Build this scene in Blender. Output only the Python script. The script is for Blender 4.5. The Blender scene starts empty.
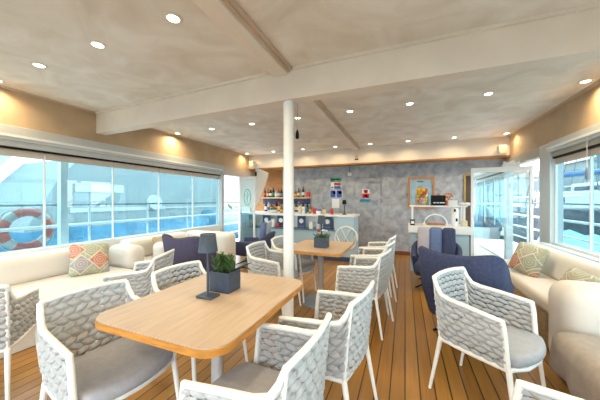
import bpy, math, random
from math import sin, cos, pi, radians, atan2
from mathutils import Vector, Matrix
random.seed(7)
SC = bpy.context.scene
COL = SC.collection

# ---------------------------------------------------------------- camera
F = 260.6; YAW = radians(21.95); H = 1.36
S_, C_ = sin(YAW), cos(YAW)
cam_d = bpy.data.cameras.new('camera'); cam = bpy.data.objects.new('camera', cam_d); COL.objects.link(cam)
cam.location = (0, 0, H); cam.rotation_euler = (pi/2, 0, YAW)
cam_d.sensor_fit = 'HORIZONTAL'; cam_d.sensor_width = 36; cam_d.lens = 36*F/600; cam_d.clip_start = 0.02; cam_d.clip_end = 600
SC.camera = cam
def on_y(x, y, Y):           # photograph pixel -> point on the plane Y = const
    k = (x-300)/F; d = Y/(C_+S_*k)
    return Vector((d*(-S_+C_*k), Y, H+(200-y)/F*d))
def on_z(x, y, z):
    k = (x-300)/F; d = (H-z)*F/(y-200)
    return Vector((d*(-S_+C_*k), d*(C_+S_*k), z))
def on_x(x, y, X):
    k = (x-300)/F; d = X/(-S_+C_*k)
    return Vector((X, d*(C_+S_*k), H+(200-y)/F*d))

# ---------------------------------------------------------------- materials
def newmat(name):
    m = bpy.data.materials.new(name); m.use_nodes = True
    return m, m.node_tree, m.node_tree.nodes['Principled BSDF']
def mat(name, col, rough=.5, metal=0, var=.0, scale=8, bump=0, col2=None, detail=4, spec=.5, stretch=None, bdist=.01, dist=0, lo=.32, hi=.68):
    m, nt, b = newmat(name)
    b.inputs['Roughness'].default_value = rough; b.inputs['Metallic'].default_value = metal
    b.inputs['Specular IOR Level'].default_value = spec
    b.inputs['Base Color'].default_value = (*col, 1)
    if var or bump or col2:
        tc = nt.nodes.new('ShaderNodeTexCoord'); n = nt.nodes.new('ShaderNodeTexNoise')
        mp = nt.nodes.new('ShaderNodeMapping'); mp.inputs['Scale'].default_value = stretch or (1, 1, 1)
        nt.links.new(tc.outputs['Object'], mp.inputs['Vector']); nt.links.new(mp.outputs['Vector'], n.inputs['Vector'])
        n.inputs['Scale'].default_value = scale; n.inputs['Detail'].default_value = detail; n.inputs['Distortion'].default_value = dist
        r = nt.nodes.new('ShaderNodeValToRGB')
        a = [max(0, c*(1-var)) for c in col]; z = list(col2) if col2 else [min(1, c*(1+var)) for c in col]
        r.color_ramp.elements[0].color = (*a, 1); r.color_ramp.elements[1].color = (*z, 1)
        r.color_ramp.elements[0].position = lo; r.color_ramp.elements[1].position = hi
        nt.links.new(n.outputs['Fac'], r.inputs['Fac']); nt.links.new(r.outputs['Color'], b.inputs['Base Color'])
        if bump:
            bp = nt.nodes.new('ShaderNodeBump'); bp.inputs['Strength'].default_value = bump; bp.inputs['Distance'].default_value = bdist
            nt.links.new(n.outputs['Fac'], bp.inputs['Height']); nt.links.new(bp.outputs['Normal'], b.inputs['Normal'])
    return m
def emis(name, col, s):
    m, nt, b = newmat(name)
    b.inputs['Base Color'].default_value = (*col, 1); b.inputs['Emission Color'].default_value = (*col, 1); b.inputs['Emission Strength'].default_value = s
    return m
def glassmat(name, tint, refl=.06, rough=.0):
    m = bpy.data.materials.new(name); m.use_nodes = True; nt = m.node_tree; nt.nodes.clear()
    o = nt.nodes.new('ShaderNodeOutputMaterial'); t = nt.nodes.new('ShaderNodeBsdfTransparent'); g = nt.nodes.new('ShaderNodeBsdfGlossy'); mx = nt.nodes.new('ShaderNodeMixShader')
    t.inputs['Color'].default_value = (*tint, 1); g.inputs['Roughness'].default_value = rough; mx.inputs['Fac'].default_value = refl
    nt.links.new(t.outputs[0], mx.inputs[1]); nt.links.new(g.outputs[0], mx.inputs[2]); nt.links.new(mx.outputs[0], o.inputs['Surface'])
    return m
def plankmat(name):
    m, nt, b = newmat(name); N = nt.nodes.new; L = nt.links.new
    tc = N('ShaderNodeTexCoord'); sx = N('ShaderNodeSeparateXYZ'); L(tc.outputs['Object'], sx.inputs[0])
    def math_(op, a, v=None):
        n = N('ShaderNodeMath'); n.operation = op
        if isinstance(a, (int, float)): n.inputs[0].default_value = a
        else: L(a, n.inputs[0])
        if v is not None:
            if isinstance(v, (int, float)): n.inputs[1].default_value = v
            else: L(v, n.inputs[1])
        return n.outputs[0]
    q = math_('MULTIPLY', sx.outputs['X'], 10.0)
    fr = math_('FRACT', q); fl = math_('FLOOR', q)
    dd = math_('ABSOLUTE', math_('SUBTRACT', fr, .5))
    seam = math_('GREATER_THAN', dd, .455)
    wn = N('ShaderNodeTexWhiteNoise'); wn.noise_dimensions = '1D'; L(fl, wn.inputs['W'])
    mp = N('ShaderNodeMapping'); mp.inputs['Scale'].default_value = (30, 1.6, 1); L(tc.outputs['Object'], mp.inputs[0])
    nz = N('ShaderNodeTexNoise'); nz.inputs['Scale'].default_value = 1.5; nz.inputs['Detail'].default_value = 6; L(mp.outputs[0], nz.inputs['Vector'])
    n2 = N('ShaderNodeTexNoise'); n2.inputs['Scale'].default_value = 1.1; L(tc.outputs['Object'], n2.inputs['Vector'])
    f = math_('ADD', math_('ADD', math_('MULTIPLY', wn.outputs['Value'], .3), math_('MULTIPLY', nz.outputs['Fac'], .45)), math_('MULTIPLY', n2.outputs['Fac'], .3))
    rp = N('ShaderNodeValToRGB'); L(f, rp.inputs['Fac'])
    rp.color_ramp.elements[0].position = .3; rp.color_ramp.elements[0].color = (.26, .118, .020, 1)
    rp.color_ramp.elements[1].position = .75; rp.color_ramp.elements[1].color = (.43, .215, .05, 1)
    mx = N('ShaderNodeMix'); mx.data_type = 'RGBA'; L(seam, mx.inputs['Factor']); L(rp.outputs['Color'], mx.inputs[6]); mx.inputs[7].default_value = (.035, .018, .008, 1)
    L(mx.outputs[2], b.inputs['Base Color'])
    b.inputs['Roughness'].default_value = .32
    return m
def patternmat(name, base, ca, cb):
    """cloth of a pale diamond lattice holding ringed medallions in two colours"""
    m, nt, b = newmat(name); N = nt.nodes.new; L = nt.links.new
    def ma(op, a, v=None):
        n = N('ShaderNodeMath'); n.operation = op
        for k, q in enumerate((a, v)):
            if q is None: continue
            if isinstance(q, (int, float)): n.inputs[k].default_value = q
            else: L(q, n.inputs[k])
        return n.outputs[0]
    tc = N('ShaderNodeTexCoord'); sx = N('ShaderNodeSeparateXYZ'); L(tc.outputs['Object'], sx.inputs[0])
    col = None
    def mix(f, a, bcol):
        mx = N('ShaderNodeMix'); mx.data_type = 'RGBA'; L(f, mx.inputs[0])
        if a is None: mx.inputs[6].default_value = (*base, 1)
        else: L(a, mx.inputs[6])
        mx.inputs[7].default_value = (*bcol, 1); return mx.outputs[2]
    nz = N('ShaderNodeTexNoise'); nz.inputs['Scale'].default_value = 40; L(tc.outputs['Object'], nz.inputs['Vector'])
    col = mix(ma('MULTIPLY', ma('GREATER_THAN', nz.outputs['Fac'], .55), .5), None, tuple(min(1, c*1.5) for c in base))
    pale = (.62, .60, .52)
    for cx, cz, cc in ((-.10, -.075, ca), (.09, -.03, cb), (0, .12, base), (-.17, .11, cb), (.2, -.2, ca)):
        d = ma('ADD', ma('ABSOLUTE', ma('SUBTRACT', sx.outputs['X'], cx)), ma('ABSOLUTE', ma('SUBTRACT', sx.outputs['Z'], cz)))
        dx = ma('SUBTRACT', sx.outputs['X'], cx); dz = ma('SUBTRACT', sx.outputs['Z'], cz)
        rr = ma('SQRT', ma('ADD', ma('MULTIPLY', dx, dx), ma('MULTIPLY', dz, dz)))
        col = mix(ma('LESS_THAN', d, .122), col, pale)
        col = mix(ma('LESS_THAN', d, .108), col, cc)
        ringf = ma('MULTIPLY', ma('MULTIPLY', ma('GREATER_THAN', ma('SINE', ma('MULTIPLY', rr, 230)), .2), ma('LESS_THAN', rr, .07)), .45)
        col = mix(ringf, col, pale)
    L(col, b.inputs['Base Color']); b.inputs['Roughness'].default_value = .9
    return m

M = dict(
 plaster=mat('ceiling_plaster', (.70, .61, .52), .75, scale=2.2, bump=.2, detail=12, col2=(.86, .80, .735), bdist=.02, dist=1.2),
 beam=mat('beam_plaster', (.80, .70, .605), .7, var=.05, scale=3, bump=.05),
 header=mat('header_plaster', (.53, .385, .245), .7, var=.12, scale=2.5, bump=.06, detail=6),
 stucco=mat('blue_grey_stucco', (.225, .245, .28), .5, scale=6.5, bump=.3, detail=14, col2=(.43, .435, .455), bdist=.02, dist=.5, lo=.3, hi=.66),
 moulding=mat('moulding', (.60, .46, .34), .6, var=.05, scale=4),
 floor=plankmat('teak_deck'),
 white=mat('white_paint', (.80, .80, .79), .4, var=.02, scale=6),
 alu=mat('white_aluminium', (.52, .53, .53), .35, var=.03, scale=5),
 olive=mat('grey_aluminium', (.38, .36, .31), .45, var=.05, scale=5),
 beige=mat('beige_rail', (.52, .46, .40), .5, var=.04, scale=5),
 black=mat('black_rubber', (.010, .010, .012), .6, var=.1, scale=20, spec=.2),
 glass=glassmat('window_glass', (.58, .72, .75), .05),
 clear=glassmat('door_glass', (.70, .82, .84), .12),
 plain=glassmat('plain_glass', (.93, .96, .96), .04),
 frost=mat('frosted_film', (.80, .87, .88), .6, var=.02, scale=4),
 weave=mat('grey_rope', (.43, .445, .465), .8, var=.10, scale=60, bump=.3, bdist=.003),
 cush=mat('grey_seat_fabric', (.37, .375, .41), .9, var=.06, scale=35, bump=.15, bdist=.002),
 frame=mat('white_chair_metal', (.84, .84, .83), .35, var=.01, scale=10),
 tabletop=mat('pale_oak', (.47, .355, .262), .38, var=.10, scale=5, stretch=(9, .9, 1), detail=7),
 tedge=mat('oak_edge', (.52, .22, .04), .4, var=.25, scale=10, stretch=(1, 1, 6)),
 steel=mat('brushed_steel', (.68, .69, .71), .3, .35, var=.04, scale=30),
 base=mat('table_base_paint', (.22, .245, .29), .5, var=.05, scale=12),
 navy=mat('navy_fabric', (.040, .052, .115), .9, var=.22, scale=45, bump=.2, bdist=.003),
 navyp=mat('purple_navy_fabric', (.058, .052, .105), .9, var=.2, scale=45, bump=.2, bdist=.003),
 lilac=mat('lilac_fabric', (.42, .38, .43), .9, var=.08, scale=40),
 midblue=mat('mid_blue_fabric', (.12, .17, .32), .9, var=.12, scale=40),
 tealf=mat('teal_fabric', (.08, .19, .30), .9, var=.2, scale=40),
 paleblue=mat('pale_blue_fabric', (.42, .50, .58), .9, var=.06, scale=40),
 navym=mat('navy_metal', (.035, .050, .078), .45, var=.15, scale=25),
 soil=mat('potting_soil', (.03, .02, .012), .9, var=.4, scale=60),
 leaf=mat('green_leaf', (.055, .12, .030), .5, var=.4, scale=14),
 dleaf=mat('dark_leaf', (.012, .018, .012), .55, var=.4, scale=14),
 flower=mat('white_petal', (.85, .80, .76), .6, var=.05, scale=30),
 rflower=mat('red_petal', (.45, .03, .04), .6, var=.15, scale=30),
 sofa=mat('cream_upholstery', (.70, .67, .635), .85, var=.03, scale=3.5, bump=.04),
 sofab=mat('cream_bench_base', (.66, .63, .58), .8, var=.04, scale=6),
 wicker=mat('tan_wicker', (.42, .31, .17), .8, var=.35, scale=50, bump=.5),
 throw=mat('taupe_throw', (.37, .325, .29), .95, var=.07, scale=20, bump=.25),
 tan=mat('tan_fabric', (.45, .33, .20), .9, var=.2, scale=20),
 pat1=patternmat('green_grey_coral_pattern', (.36, .38, .28), (.33, .30, .33), (.52, .20, .14)),
 pat2=patternmat('olive_coral_pattern', (.38, .36, .26), (.46, .20, .13), (.33, .34, .27)),
 bar=mat('pale_blue_panel', (.40, .53, .62), .5, var=.03, scale=3),
 bard=mat('deep_blue_panel', (.03, .055, .14), .5, var=.05, scale=6),
 barm=mat('steel_blue_ledge', (.10, .17, .24), .5, var=.1, scale=6),
 wood=mat('honey_wood', (.40, .175, .045), .5, var=.2, scale=6, stretch=(1, 1, 8)),
 shelfw=mat('shelf_wood', (.62, .40, .20), .5, var=.12, scale=6, stretch=(6, 1, 1)),
 red=mat('red', (.55, .03, .03), .5, var=.08, scale=20),
 dred=mat('dark_red_board', (.17, .045, .015), .5, var=.2, scale=12),
 green=mat('sign_green', (.02, .25, .10), .5, var=.05, scale=20),
 blue=mat('sign_blue', (.025, .10, .42), .5, var=.08, scale=20),
 cyan=mat('sign_cyan', (.06, .33, .52), .5, var=.08, scale=20),
 yellow=mat('yellow', (.80, .45, .02), .5, var=.2, scale=20),
 orange=mat('orange', (.65, .14, .02), .5, var=.25, scale=20),
 paper=mat('white_paper', (.78, .78, .77), .7, var=.02, scale=12),
 gold=mat('gilt_frame', (.40, .27, .07), .4, .4, var=.2, scale=20),
 pframe=mat('orange_wood_frame', (.45, .19, .05), .5, var=.15, scale=12),
 poster=mat('poster_blue', (.22, .38, .50), .6, scale=6, col2=(.36, .50, .58)),
 brown=mat('dark_brown_panel', (.06, .03, .02), .5, var=.2, scale=6),
 cream=mat('cream_box', (.65, .55, .38), .6, var=.06, scale=12),
 darkglass=mat('dark_bottle_glass', (.015, .012, .010), .12, var=.2, scale=10),
 amber=mat('amber_bottle', (.28, .09, .02), .15, var=.2, scale=10),
 clearb=mat('clear_bottle', (.55, .60, .60), .12, var=.06, scale=10),
 tealgl=mat('teal_bottle', (.01, .24, .26), .2, var=.1, scale=10),
 logo=mat('teal_logo', (.05, .50, .46), .5, var=.05, scale=10),
 lamp=emis('downlight_glow', (1, .90, .74), 6.0),
 brass=mat('cream_trim_ring', (.72, .66, .56), .4, var=.03, scale=10),
 buoy=mat('coral_red_foam', (.60, .19, .165), .6, var=.1, scale=12),
 buoyw=mat('grey_reflective_band', (.50, .52, .50), .5, var=.05, scale=12),
 rope=mat('rope', (.55, .50, .40), .8, var=.1, scale=40),
 rail=mat('pale_rail_paint', (.82, .84, .84), .45, var=.03, scale=6),
 darkrail=mat('dark_handrail', (.14, .18, .20), .5, var=.05, scale=6),
 hull=mat('pale_blue_hull', (.33, .37, .365), .5, var=.06, scale=.6),
 hullw=mat('white_superstructure', (.62, .64, .64), .5, var=.04, scale=.7),
 deckout=mat('pale_outer_deck', (.62, .61, .60), .6, var=.08, scale=3),
 tarp=mat('teal_tarpaulin', (.015, .12, .20), .6, var=.25, scale=2.5, bump=.2),
 tarp2=mat('green_teal_tarpaulin', (.10, .27, .28), .6, var=.12, scale=2),
 navyhull=mat('blue_boat_hull', (.05, .14, .30), .45, var=.08, scale=2),
 darkboat=mat('dark_boat_deck', (.07, .085, .10), .6, var=.4, scale=4),
 build_=mat('pale_harbour_wall', (.34, .34, .33), .8, var=.08, scale=.5),
 roofm=mat('harbour_roof', (.42, .30, .24), .8, var=.1, scale=.8),
 bush=mat('quay_bush', (.20, .34, .14), .8, var=.4, scale=6),
)
m, nt, b = newmat('harbour_water')
b.inputs['Base Color'].default_value = (.10, .155, .16, 1); b.inputs['Roughness'].default_value = .45; b.inputs['Specular IOR Level'].default_value = .2
n = nt.nodes.new('ShaderNodeTexNoise'); n.inputs['Scale'].default_value = 1.4; n.inputs['Detail'].default_value = 5
tc = nt.nodes.new('ShaderNodeTexCoord'); nt.links.new(tc.outputs['Object'], n.inputs['Vector'])
bp = nt.nodes.new('ShaderNodeBump'); bp.inputs['Strength'].default_value = .4; nt.links.new(n.outputs['Fac'], bp.inputs['Height']); nt.links.new(bp.outputs['Normal'], b.inputs['Normal'])
M['water'] = m
fm = bpy.data.materials.new('frosted_film'); fm.use_nodes = True; nt = fm.node_tree; nt.nodes.clear()
o = nt.nodes.new('ShaderNodeOutputMaterial'); t = nt.nodes.new('ShaderNodeBsdfTranslucent'); g = nt.nodes.new('ShaderNodeBsdfDiffuse'); mx = nt.nodes.new('ShaderNodeMixShader')
t.inputs['Color'].default_value = (.90, .93, .93, 1); g.inputs['Color'].default_value = (.85, .89, .89, 1)
nt.links.new(t.outputs[0], mx.inputs[1]); nt.links.new(g.outputs[0], mx.inputs[2]); nt.links.new(mx.outputs[0], o.inputs['Surface'])
M['frost'] = fm

# ---------------------------------------------------------------- mesh builder
class MB:
    def __init__(s): s.v = []; s.f = []; s.mi = []; s.sm = []
    def add(s, vs, fs, mi=0, smooth=False):
        o = len(s.v); s.v += [tuple(p) for p in vs]
        for f in fs: s.f.append(tuple(i+o for i in f)); s.mi.append(mi); s.sm.append(smooth)
        return s
    def box(s, x0, y0, z0, x1, y1, z1, mi=0):
        vs = [(x, y, z) for z in (z0, z1) for y in (y0, y1) for x in (x0, x1)]
        return s.add(vs, [(0, 2, 3, 1), (4, 5, 7, 6), (0, 1, 5, 4), (2, 6, 7, 3), (0, 4, 6, 2), (1, 3, 7, 5)], mi)
    def prism(s, outline, w, axis='z', mi=0, smooth=False):     # outline list of 2D, extruded between w[0], w[1]
        def P(a, b, c): return {'z': (a, b, c), 'y': (a, c, b), 'x': (c, a, b)}[axis]
        n = len(outline); vs = [P(a, b, w[0]) for a, b in outline]+[P(a, b, w[1]) for a, b in outline]
        s.add(vs, [tuple(range(n))[::-1], tuple(range(n, 2*n))], mi)
        s.add(vs, [(i, (i+1) % n, n+(i+1) % n, n+i) for i in range(n)], mi, smooth)
        return s
    def tube(s, pts, r, n=8, closed=False, mi=0, flat=1.0, smooth=True, up=(0, 0, 1)):
        pts = [Vector(p) for p in pts]; N = len(pts)
        rs = r if isinstance(r, (list, tuple)) else [r]*N
        vs = []; up0 = Vector(up)
        for i, p in enumerate(pts):
            a = pts[(i-1) % N] if (closed or i > 0) else p
            c = pts[(i+1) % N] if (closed or i < N-1) else p
            t = (c-a).normalized()
            u = up0 if abs(t.dot(up0)) < .95 else Vector((1, 0, 0))
            sd = t.cross(u).normalized(); w = sd.cross(t).normalized()
            for j in range(n):
                q = 2*pi*(j+.5)/n
                vs.append(p+sd*cos(q)*rs[i]+w*sin(q)*rs[i]*flat)
        fs = []
        for i in range(N if closed else N-1):
            for j in range(n):
                k = (j+1) % n; a = i*n; c = ((i+1) % N)*n
                fs.append((a+j, a+k, c+k, c+j))
        s.add(vs, fs, mi, smooth)
        if not closed:
            s.add(vs[:n], [tuple(range(n))[::-1]], mi); s.add(vs[-n:], [tuple(range(n))], mi)
        return s
    def lathe(s, prof, c=(0, 0, 0), n=20, mi=0, smooth=True, axis='z'):
        vs = []
        for r, z in prof:
            for j in range(n):
                a = 2*pi*j/n; p = (r*cos(a), r*sin(a), z)
                if axis == 'x': p = (p[2], p[0], p[1])
                if axis == 'y': p = (p[0], p[2], p[1])
                vs.append((c[0]+p[0], c[1]+p[1], c[2]+p[2]))
        fs = [(i*n+j, i*n+(j+1) % n, (i+1)*n+(j+1) % n, (i+1)*n+j) for i in range(len(prof)-1) for j in range(n)]
        s.add(vs, fs, mi, smooth)
        s.add(vs[:n], [tuple(range(n))[::-1]], mi); s.add(vs[-n:], [tuple(range(n))], mi)
        return s
    def rbox(s, c, h, r, mi=0, n=5, seg=4, fn=None):             # soft rounded box
        def ax(hh):
            r_ = min(r, hh*.999)
            a = [-hh+r_*(1-cos(pi/2*i/seg)) for i in range(seg+1)]
            m = [(-hh+r_)+(2*(hh-r_))*i/n for i in range(1, n)]
            return a+m+[-q for q in a[::-1]]
        A = [ax(q) for q in h]; r_ = [min(r, q*.999) for q in h]; rr = min(r_)
        cache = {}; vs = []
        def V(p):
            key = tuple(round(q, 6) for q in p)
            if key in cache: return cache[key]
            q = [max(-(h[i]-rr), min(h[i]-rr, p[i])) for i in range(3)]
            dv = Vector([p[i]-q[i] for i in range(3)])
            w = Vector(q)+dv.normalized()*rr
            if fn: w = fn(w)
            cache[key] = len(vs); vs.append((w[0]+c[0], w[1]+c[1], w[2]+c[2])); return cache[key]
        fs = []
        for axis in range(3):
            b_, c_ = (axis+1) % 3, (axis+2) % 3
            for sg in (-1, 1):
                for i in range(len(A[b_])-1):
                    for j in range(len(A[c_])-1):
                        ids = []
                        for (di, dj) in ((0, 0), (1, 0), (1, 1), (0, 1)):
                            p = [0, 0, 0]; p[axis] = sg*h[axis]; p[b_] = A[b_][i+di]; p[c_] = A[c_][j+dj]; ids.append(V(p))
                        if sg < 0: ids = ids[::-1]
                        if len(set(ids)) > 2: fs.append(tuple(dict.fromkeys(ids)))
        return s.add(vs, fs, mi, True)
    def weave(s, S, nu, nv, amp, mi=0):
        def N(u, v):
            e = .01; a = S(min(1, u+e), v)-S(max(0, u-e), v); b = S(u, min(1, v+e))-S(u, max(0, v-e)); return a.cross(b).normalized()
        for j in range(nv):
            off = -.5 if j % 2 else 0
            sh = .30 if j % 2 else -.30
            for i in range(nu+(1 if j % 2 else 0)):
                vs = []; GU, GV = 5, 4
                for side in (1, -1):
                    for a in range(GU):
                        for b in range(GV):
                            ta = a/(GU-1)*2-1; tb = b/(GV-1)*2-1
                            wv = .52*math.sqrt(max(0, 1-(ta*.86)**2))
                            u = (i+off+.5+ta*.50+sh*tb*.5)/nu; v = (j+.5+tb*wv)/nv
                            u = max(0, min(1, u)); v = max(.0, min(1, v))
                            th = amp*(.35+(1-ta*ta))*math.sqrt(max(0, 1-tb*tb))
                            vs.append(S(u, v)+N(u, v)*th*side)
                G = GU*GV; fs = []
                for a in range(GU-1):
                    for b in range(GV-1):
                        q = (a*GV+b, (a+1)*GV+b, (a+1)*GV+b+1, a*GV+b+1)
                        fs.append(q); fs.append(tuple(G+x for x in q[::-1]))
                for b in range(GV-1):
                    fs.append((b, b+1, G+b+1, G+b)); o = (GU-1)*GV; fs.append((o+b+1, o+b, G+o+b, G+o+b+1))
                s.add(vs, fs, mi, True)
        return s
    def build(s, name, mats, parent=None, bevel=0, loc=None, rz=0):
        me = bpy.data.meshes.new(name); me.from_pydata(s.v, [], s.f)
        for mm in (mats if isinstance(mats, (list, tuple)) else [mats]): me.materials.append(mm)
        me.polygons.foreach_set('material_index', s.mi); me.polygons.foreach_set('use_smooth', s.sm)
        me.validate(); me.update()
        o = bpy.data.objects.new(name, me); COL.objects.link(o)
        if parent: o.parent = parent
        if loc: o.location = loc
        if rz: o.rotation_euler = (0, 0, rz)
        if bevel:
            bv = o.modifiers.new('bevel', 'BEVEL'); bv.width = bevel; bv.segments = 2; bv.limit_method = 'ANGLE'; bv.angle_limit = radians(40)
        return o
def tag(o, label, cat, group=None, kind=None):
    if label: o['label'] = label
    if cat: o['category'] = cat
    if group: o['group'] = group
    if kind: o['kind'] = kind
    return o
def thing(name, loc, label, cat, group=None, rz=0):
    o = bpy.data.objects.new(name, None); COL.objects.link(o); o.location = loc; o.rotation_euler = (0, 0, rz); o.empty_display_size = .05
    return tag(o, label, cat, group)
def struct(name, mb, m, parent=None, bevel=0, label=None):
    o = mb.build(name, m, parent, bevel)
    if not parent: o['kind'] = 'structure'
    if label: o['label'] = label
    return o
def dup(o, loc, rz, label, parent=None):
    kids = list(o.children)
    c = o.copy(); COL.objects.link(c)
    if parent: c.parent = parent
    else:
        c.location = loc; c.rotation_euler = (0, 0, rz)
        if label: c['label'] = label
    for k in kids: dup(k, None, 0, None, c)
    return c
def B(*a): return MB().box(*a)

# ================================================================ THE ROOM
XL, XR, YB, YF, ZC = -4.33, 2.02, 6.95, -2.3, 2.68
struct('floor', B(XL-.05, YF, -.1, XR+.05, YB+2.6, 0), M['floor'])
struct('ceiling', B(XL-.3, YF, ZC, XR+.3, YB+2.6, ZC+.12), M['plaster'])
struct('wall_front', MB().box(XL-.3, YF-.12, 2.3, XR+.3, YF, ZC).box(XL-.3, YF-.12, 0, XR+.3, YF, .12), M['header'])
wf = bpy.data.objects.new('window_3', None); COL.objects.link(wf); wf['kind'] = 'structure'  # unseen clear glazing behind the camera, added to let in fill daylight
for i in range(6):
    xa = XL+i*(XR-XL)/6; xb = XL+(i+1)*(XR-XL)/6
    B(xa+.02, YF-.065, .12, xb-.02, YF-.055, 2.3).build('pane', M['plain'], wf); B(xb-.02, YF-.08, .12, xb+.02, YF-.04, 2.3).build('mullion', M['alu'], wf)
# header bands over the windows
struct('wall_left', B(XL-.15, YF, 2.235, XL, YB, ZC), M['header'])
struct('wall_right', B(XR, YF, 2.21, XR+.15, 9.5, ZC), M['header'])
struct('trim_1', MB().box(XR-.03, YF, ZC-.022, XR, YB, ZC).box(XR-.05, YF, ZC-.01, XR-.03, YB, ZC), M['moulding'])
struct('trim_2', MB().box(XL, YF, ZC-.018, XL+.025, YB, ZC), M['moulding'])
# back wall
wb = MB().box(-3.36, YB, 0, 1.45, YB+.14, ZC).box(1.4501, YB, 1.99, XR-.021, YB+.14, ZC)
struct('wall_back', wb, M['stucco'])
struct('wall_back_left', B(XL-.15, YB, 0, -3.36, YB+.14, ZC), M['wood'])
struct('baseboard_back', B(-.95, YB-.02, 0, 1.45, YB-.001, .09), M['dred'])
# back beam over the bar
struct('trim_3', MB().box(XL, 6.66, 2.30, XR-.001, YB-.001, ZC-.001), M['beam'])
struct('trim_4', MB().box(XL, 6.655, 2.265, XR-.001, YB-.001, 2.2995), M['wood'])
# cross beam
SK = .12
struct('beam_cross', MB().prism([(XL+.001, 2.38+SK), (-1.1, 2.38), (XR-.001, 2.38), (XR-.001, 2.52), (-1.1, 2.52), (XL+.001, 2.52+SK)], (2.37, ZC-.001)), M['beam'], bevel=.004)
struct('trim_5', MB().prism([(XL+.03, 2.352+SK), (-1.27, 2.358), (-1.27, 2.383), (XL+.03, 2.379+SK)], (ZC-.028, ZC-.001)).box(-1.03, 2.352, ZC-.028, XR-.06, 2.379, ZC-.001), M['beam'])
# longitudinal shallow beam with stepped moulding
lb = MB()
for y0, y1 in ((YF, 2.379), (2.521, 6.65)):
    lb.box(-1.25, y0, ZC-.062, -1.09, y1, ZC-.001); lb.box(-1.09, y0, ZC-.042, -1.066, y1, ZC-.001, 1); lb.box(-1.066, y0, ZC-.024, -1.04, y1, ZC-.001, 1)
struct('beam_long', lb, [M['beam'], M['moulding']], bevel=.003)
# pole
struct('column_pole', MB().lathe([(.053, 0), (.053, 2.369)], (-1.115, 2.45, 0), 28).lathe([(.085, 0), (.085, .012), (.06, .02)], (-1.115, 2.45, 0), 28), M['white'])

# ---- windows
def window_wall(idx0, sx, X, joints, yend, rail_top):
    """sliding glass wall: rails, panes with joints. sx=+1 interior towards +x"""
    t = bpy.data.objects.new('window_%d' % idx0, None); COL.objects.link(t); t['kind'] = 'structure'
    y0, y1 = joints[0], yend
    a, b_ = sorted((X+sx*.05, X-sx*.10)); MB().box(a, y0, 2.06, b_, y1, rail_top).build('head_rail', M['alu'], t, .006)
    a, b_ = sorted((X+sx*.075, X+sx*.05)); MB().box(a, y0, 2.10, b_, y1, 2.13).build('rail_lip', M['white'], t)
    a, b_ = sorted((X+sx*.01, X-sx*.10)); MB().box(a, y0, 1.995, b_, y1, 2.06).build('lower_rail', M['olive'] if sx < 0 else M['alu'], t)
    a, b_ = sorted((X+sx*.0, X-sx*.09)); MB().box(a, y0, 1.968, b_, y1, 1.995).build('track', M['black'], t)
    for i in range(len(joints)-1):
        ya, yb = joints[i]+.006, joints[i+1]-.006
        a, b_ = sorted((X-sx*.03, X-sx*.06))
        MB().box(a, ya, 1.885, b_, yb, 1.968).build('pane_rail', M['beige'], t)
        g = MB().box(X-sx*.045-.004, ya, .74, X-sx*.045+.004, yb, 1.885).build('pane', M['glass'], t)
        MB().box(a, joints[i+1]-.008, .74, b_, joints[i+1]+.008, 1.885).build('joint', M['white'], t)
    return t
LJ = [-2.3, -1.53, -.67, .19, 1.05, 1.91, 2.77, 3.61, 4.475, 5.36]
RJ = [-2.3, -1.76, -.92, -.07, .78, 1.63, 2.48, 3.33, 4.18, 4.96]
window_wall(1, 1, XL, LJ, 5.36, 2.235)
window_wall(2, -1, XR, RJ, 4.96, 2.21)
window_wall(4, -1, XR, [6.95, 7.8, 8.65, 9.5], 9.5, 2.21)
struct('wall_left_sill', B(XL-.12, YF, 0, XL, 5.36, .74), M['white'])
struct('wall_right_sill', B(XR, YF, 0, XR+.12, 4.96, .74), M['white'])
struct('column_left', B(XL-.13, 5.37, 0, XL+.03, 5.47, 2.234), M['alu'], bevel=.008)
struct('column_right', B(XR-.03, 4.97, 0, XR+.13, 5.30, 2.209), M['alu'], bevel=.008)
struct('trim_6', MB().box(XL-.12, 5.475, 2.02, XL+.02, YB-.001, 2.234), M['beige'])
struct('trim_7', MB().box(XR-.02, 5.305, 2.05, XR+.10, YB-.001, 2.209), M['olive'])
struct('trim_8', MB().box(XR-.02, 6.80, 0, XR+.10, 6.93, 2.049), M['alu'])

# ---- open doors
def glass_door(name, p0, p1, z1, label, stiles=.045, mid=None, sill=.1, kind=None):
    t = bpy.data.objects.new(name, None); COL.objects.link(t); t['kind'] = 'structure'
    (xa, ya), (xb, yb) = p0, p1; L = math.hypot(xb-xa, yb-ya); t.location = (xa, ya, 0); t.rotation_euler = (0, 0, atan2(yb-ya, xb-xa))
    f = MB(); w = .022
    f.box(0, -w, .01, stiles, w, z1).box(L-stiles, -w, .01, L, w, z1).box(stiles, -w, z1-.085, L-stiles, w, z1).box(stiles, -w, .01, L-stiles, w, .01+sill)
    f.build('door_frame', M['white'], t, .004)
    MB().box(stiles, -.004, .01+sill, L-stiles, .004, z1-.085).build('pane', M['clear'], t)
    return t, L
d1, L1 = glass_door('door_1', (1.10, 5.50), (1.97, 5.46), 1.93, '')
MB().tube([(L1-.02, -.022, 1.30), (L1-.02, -.06, 1.30), (L1-.02, -.06, 1.36), (L1+.0, -.075, 1.38)], .01, 8).build('handle', M['steel'], d1)
d2, L2 = glass_door('door_2', (-3.92, 5.60), (-3.46, 5.60), 1.95, '')
lp = MB()
prev = None; pts = [(.235+.095*cos(a*pi/18), -.006, 1.43+.20*sin(a*pi/18)) for a in range(36)]
lp.tube(pts, .011, 6, closed=True); lp.tube([(.235, -.006, 1.28), (.235, -.006, 1.58)], .008, 6).tube([(.19, -.006, 1.50), (.235, -.006, 1.34), (.28, -.006, 1.50)], .008, 6)
lp.build('oval_logo', M['logo'], d2)
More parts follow.
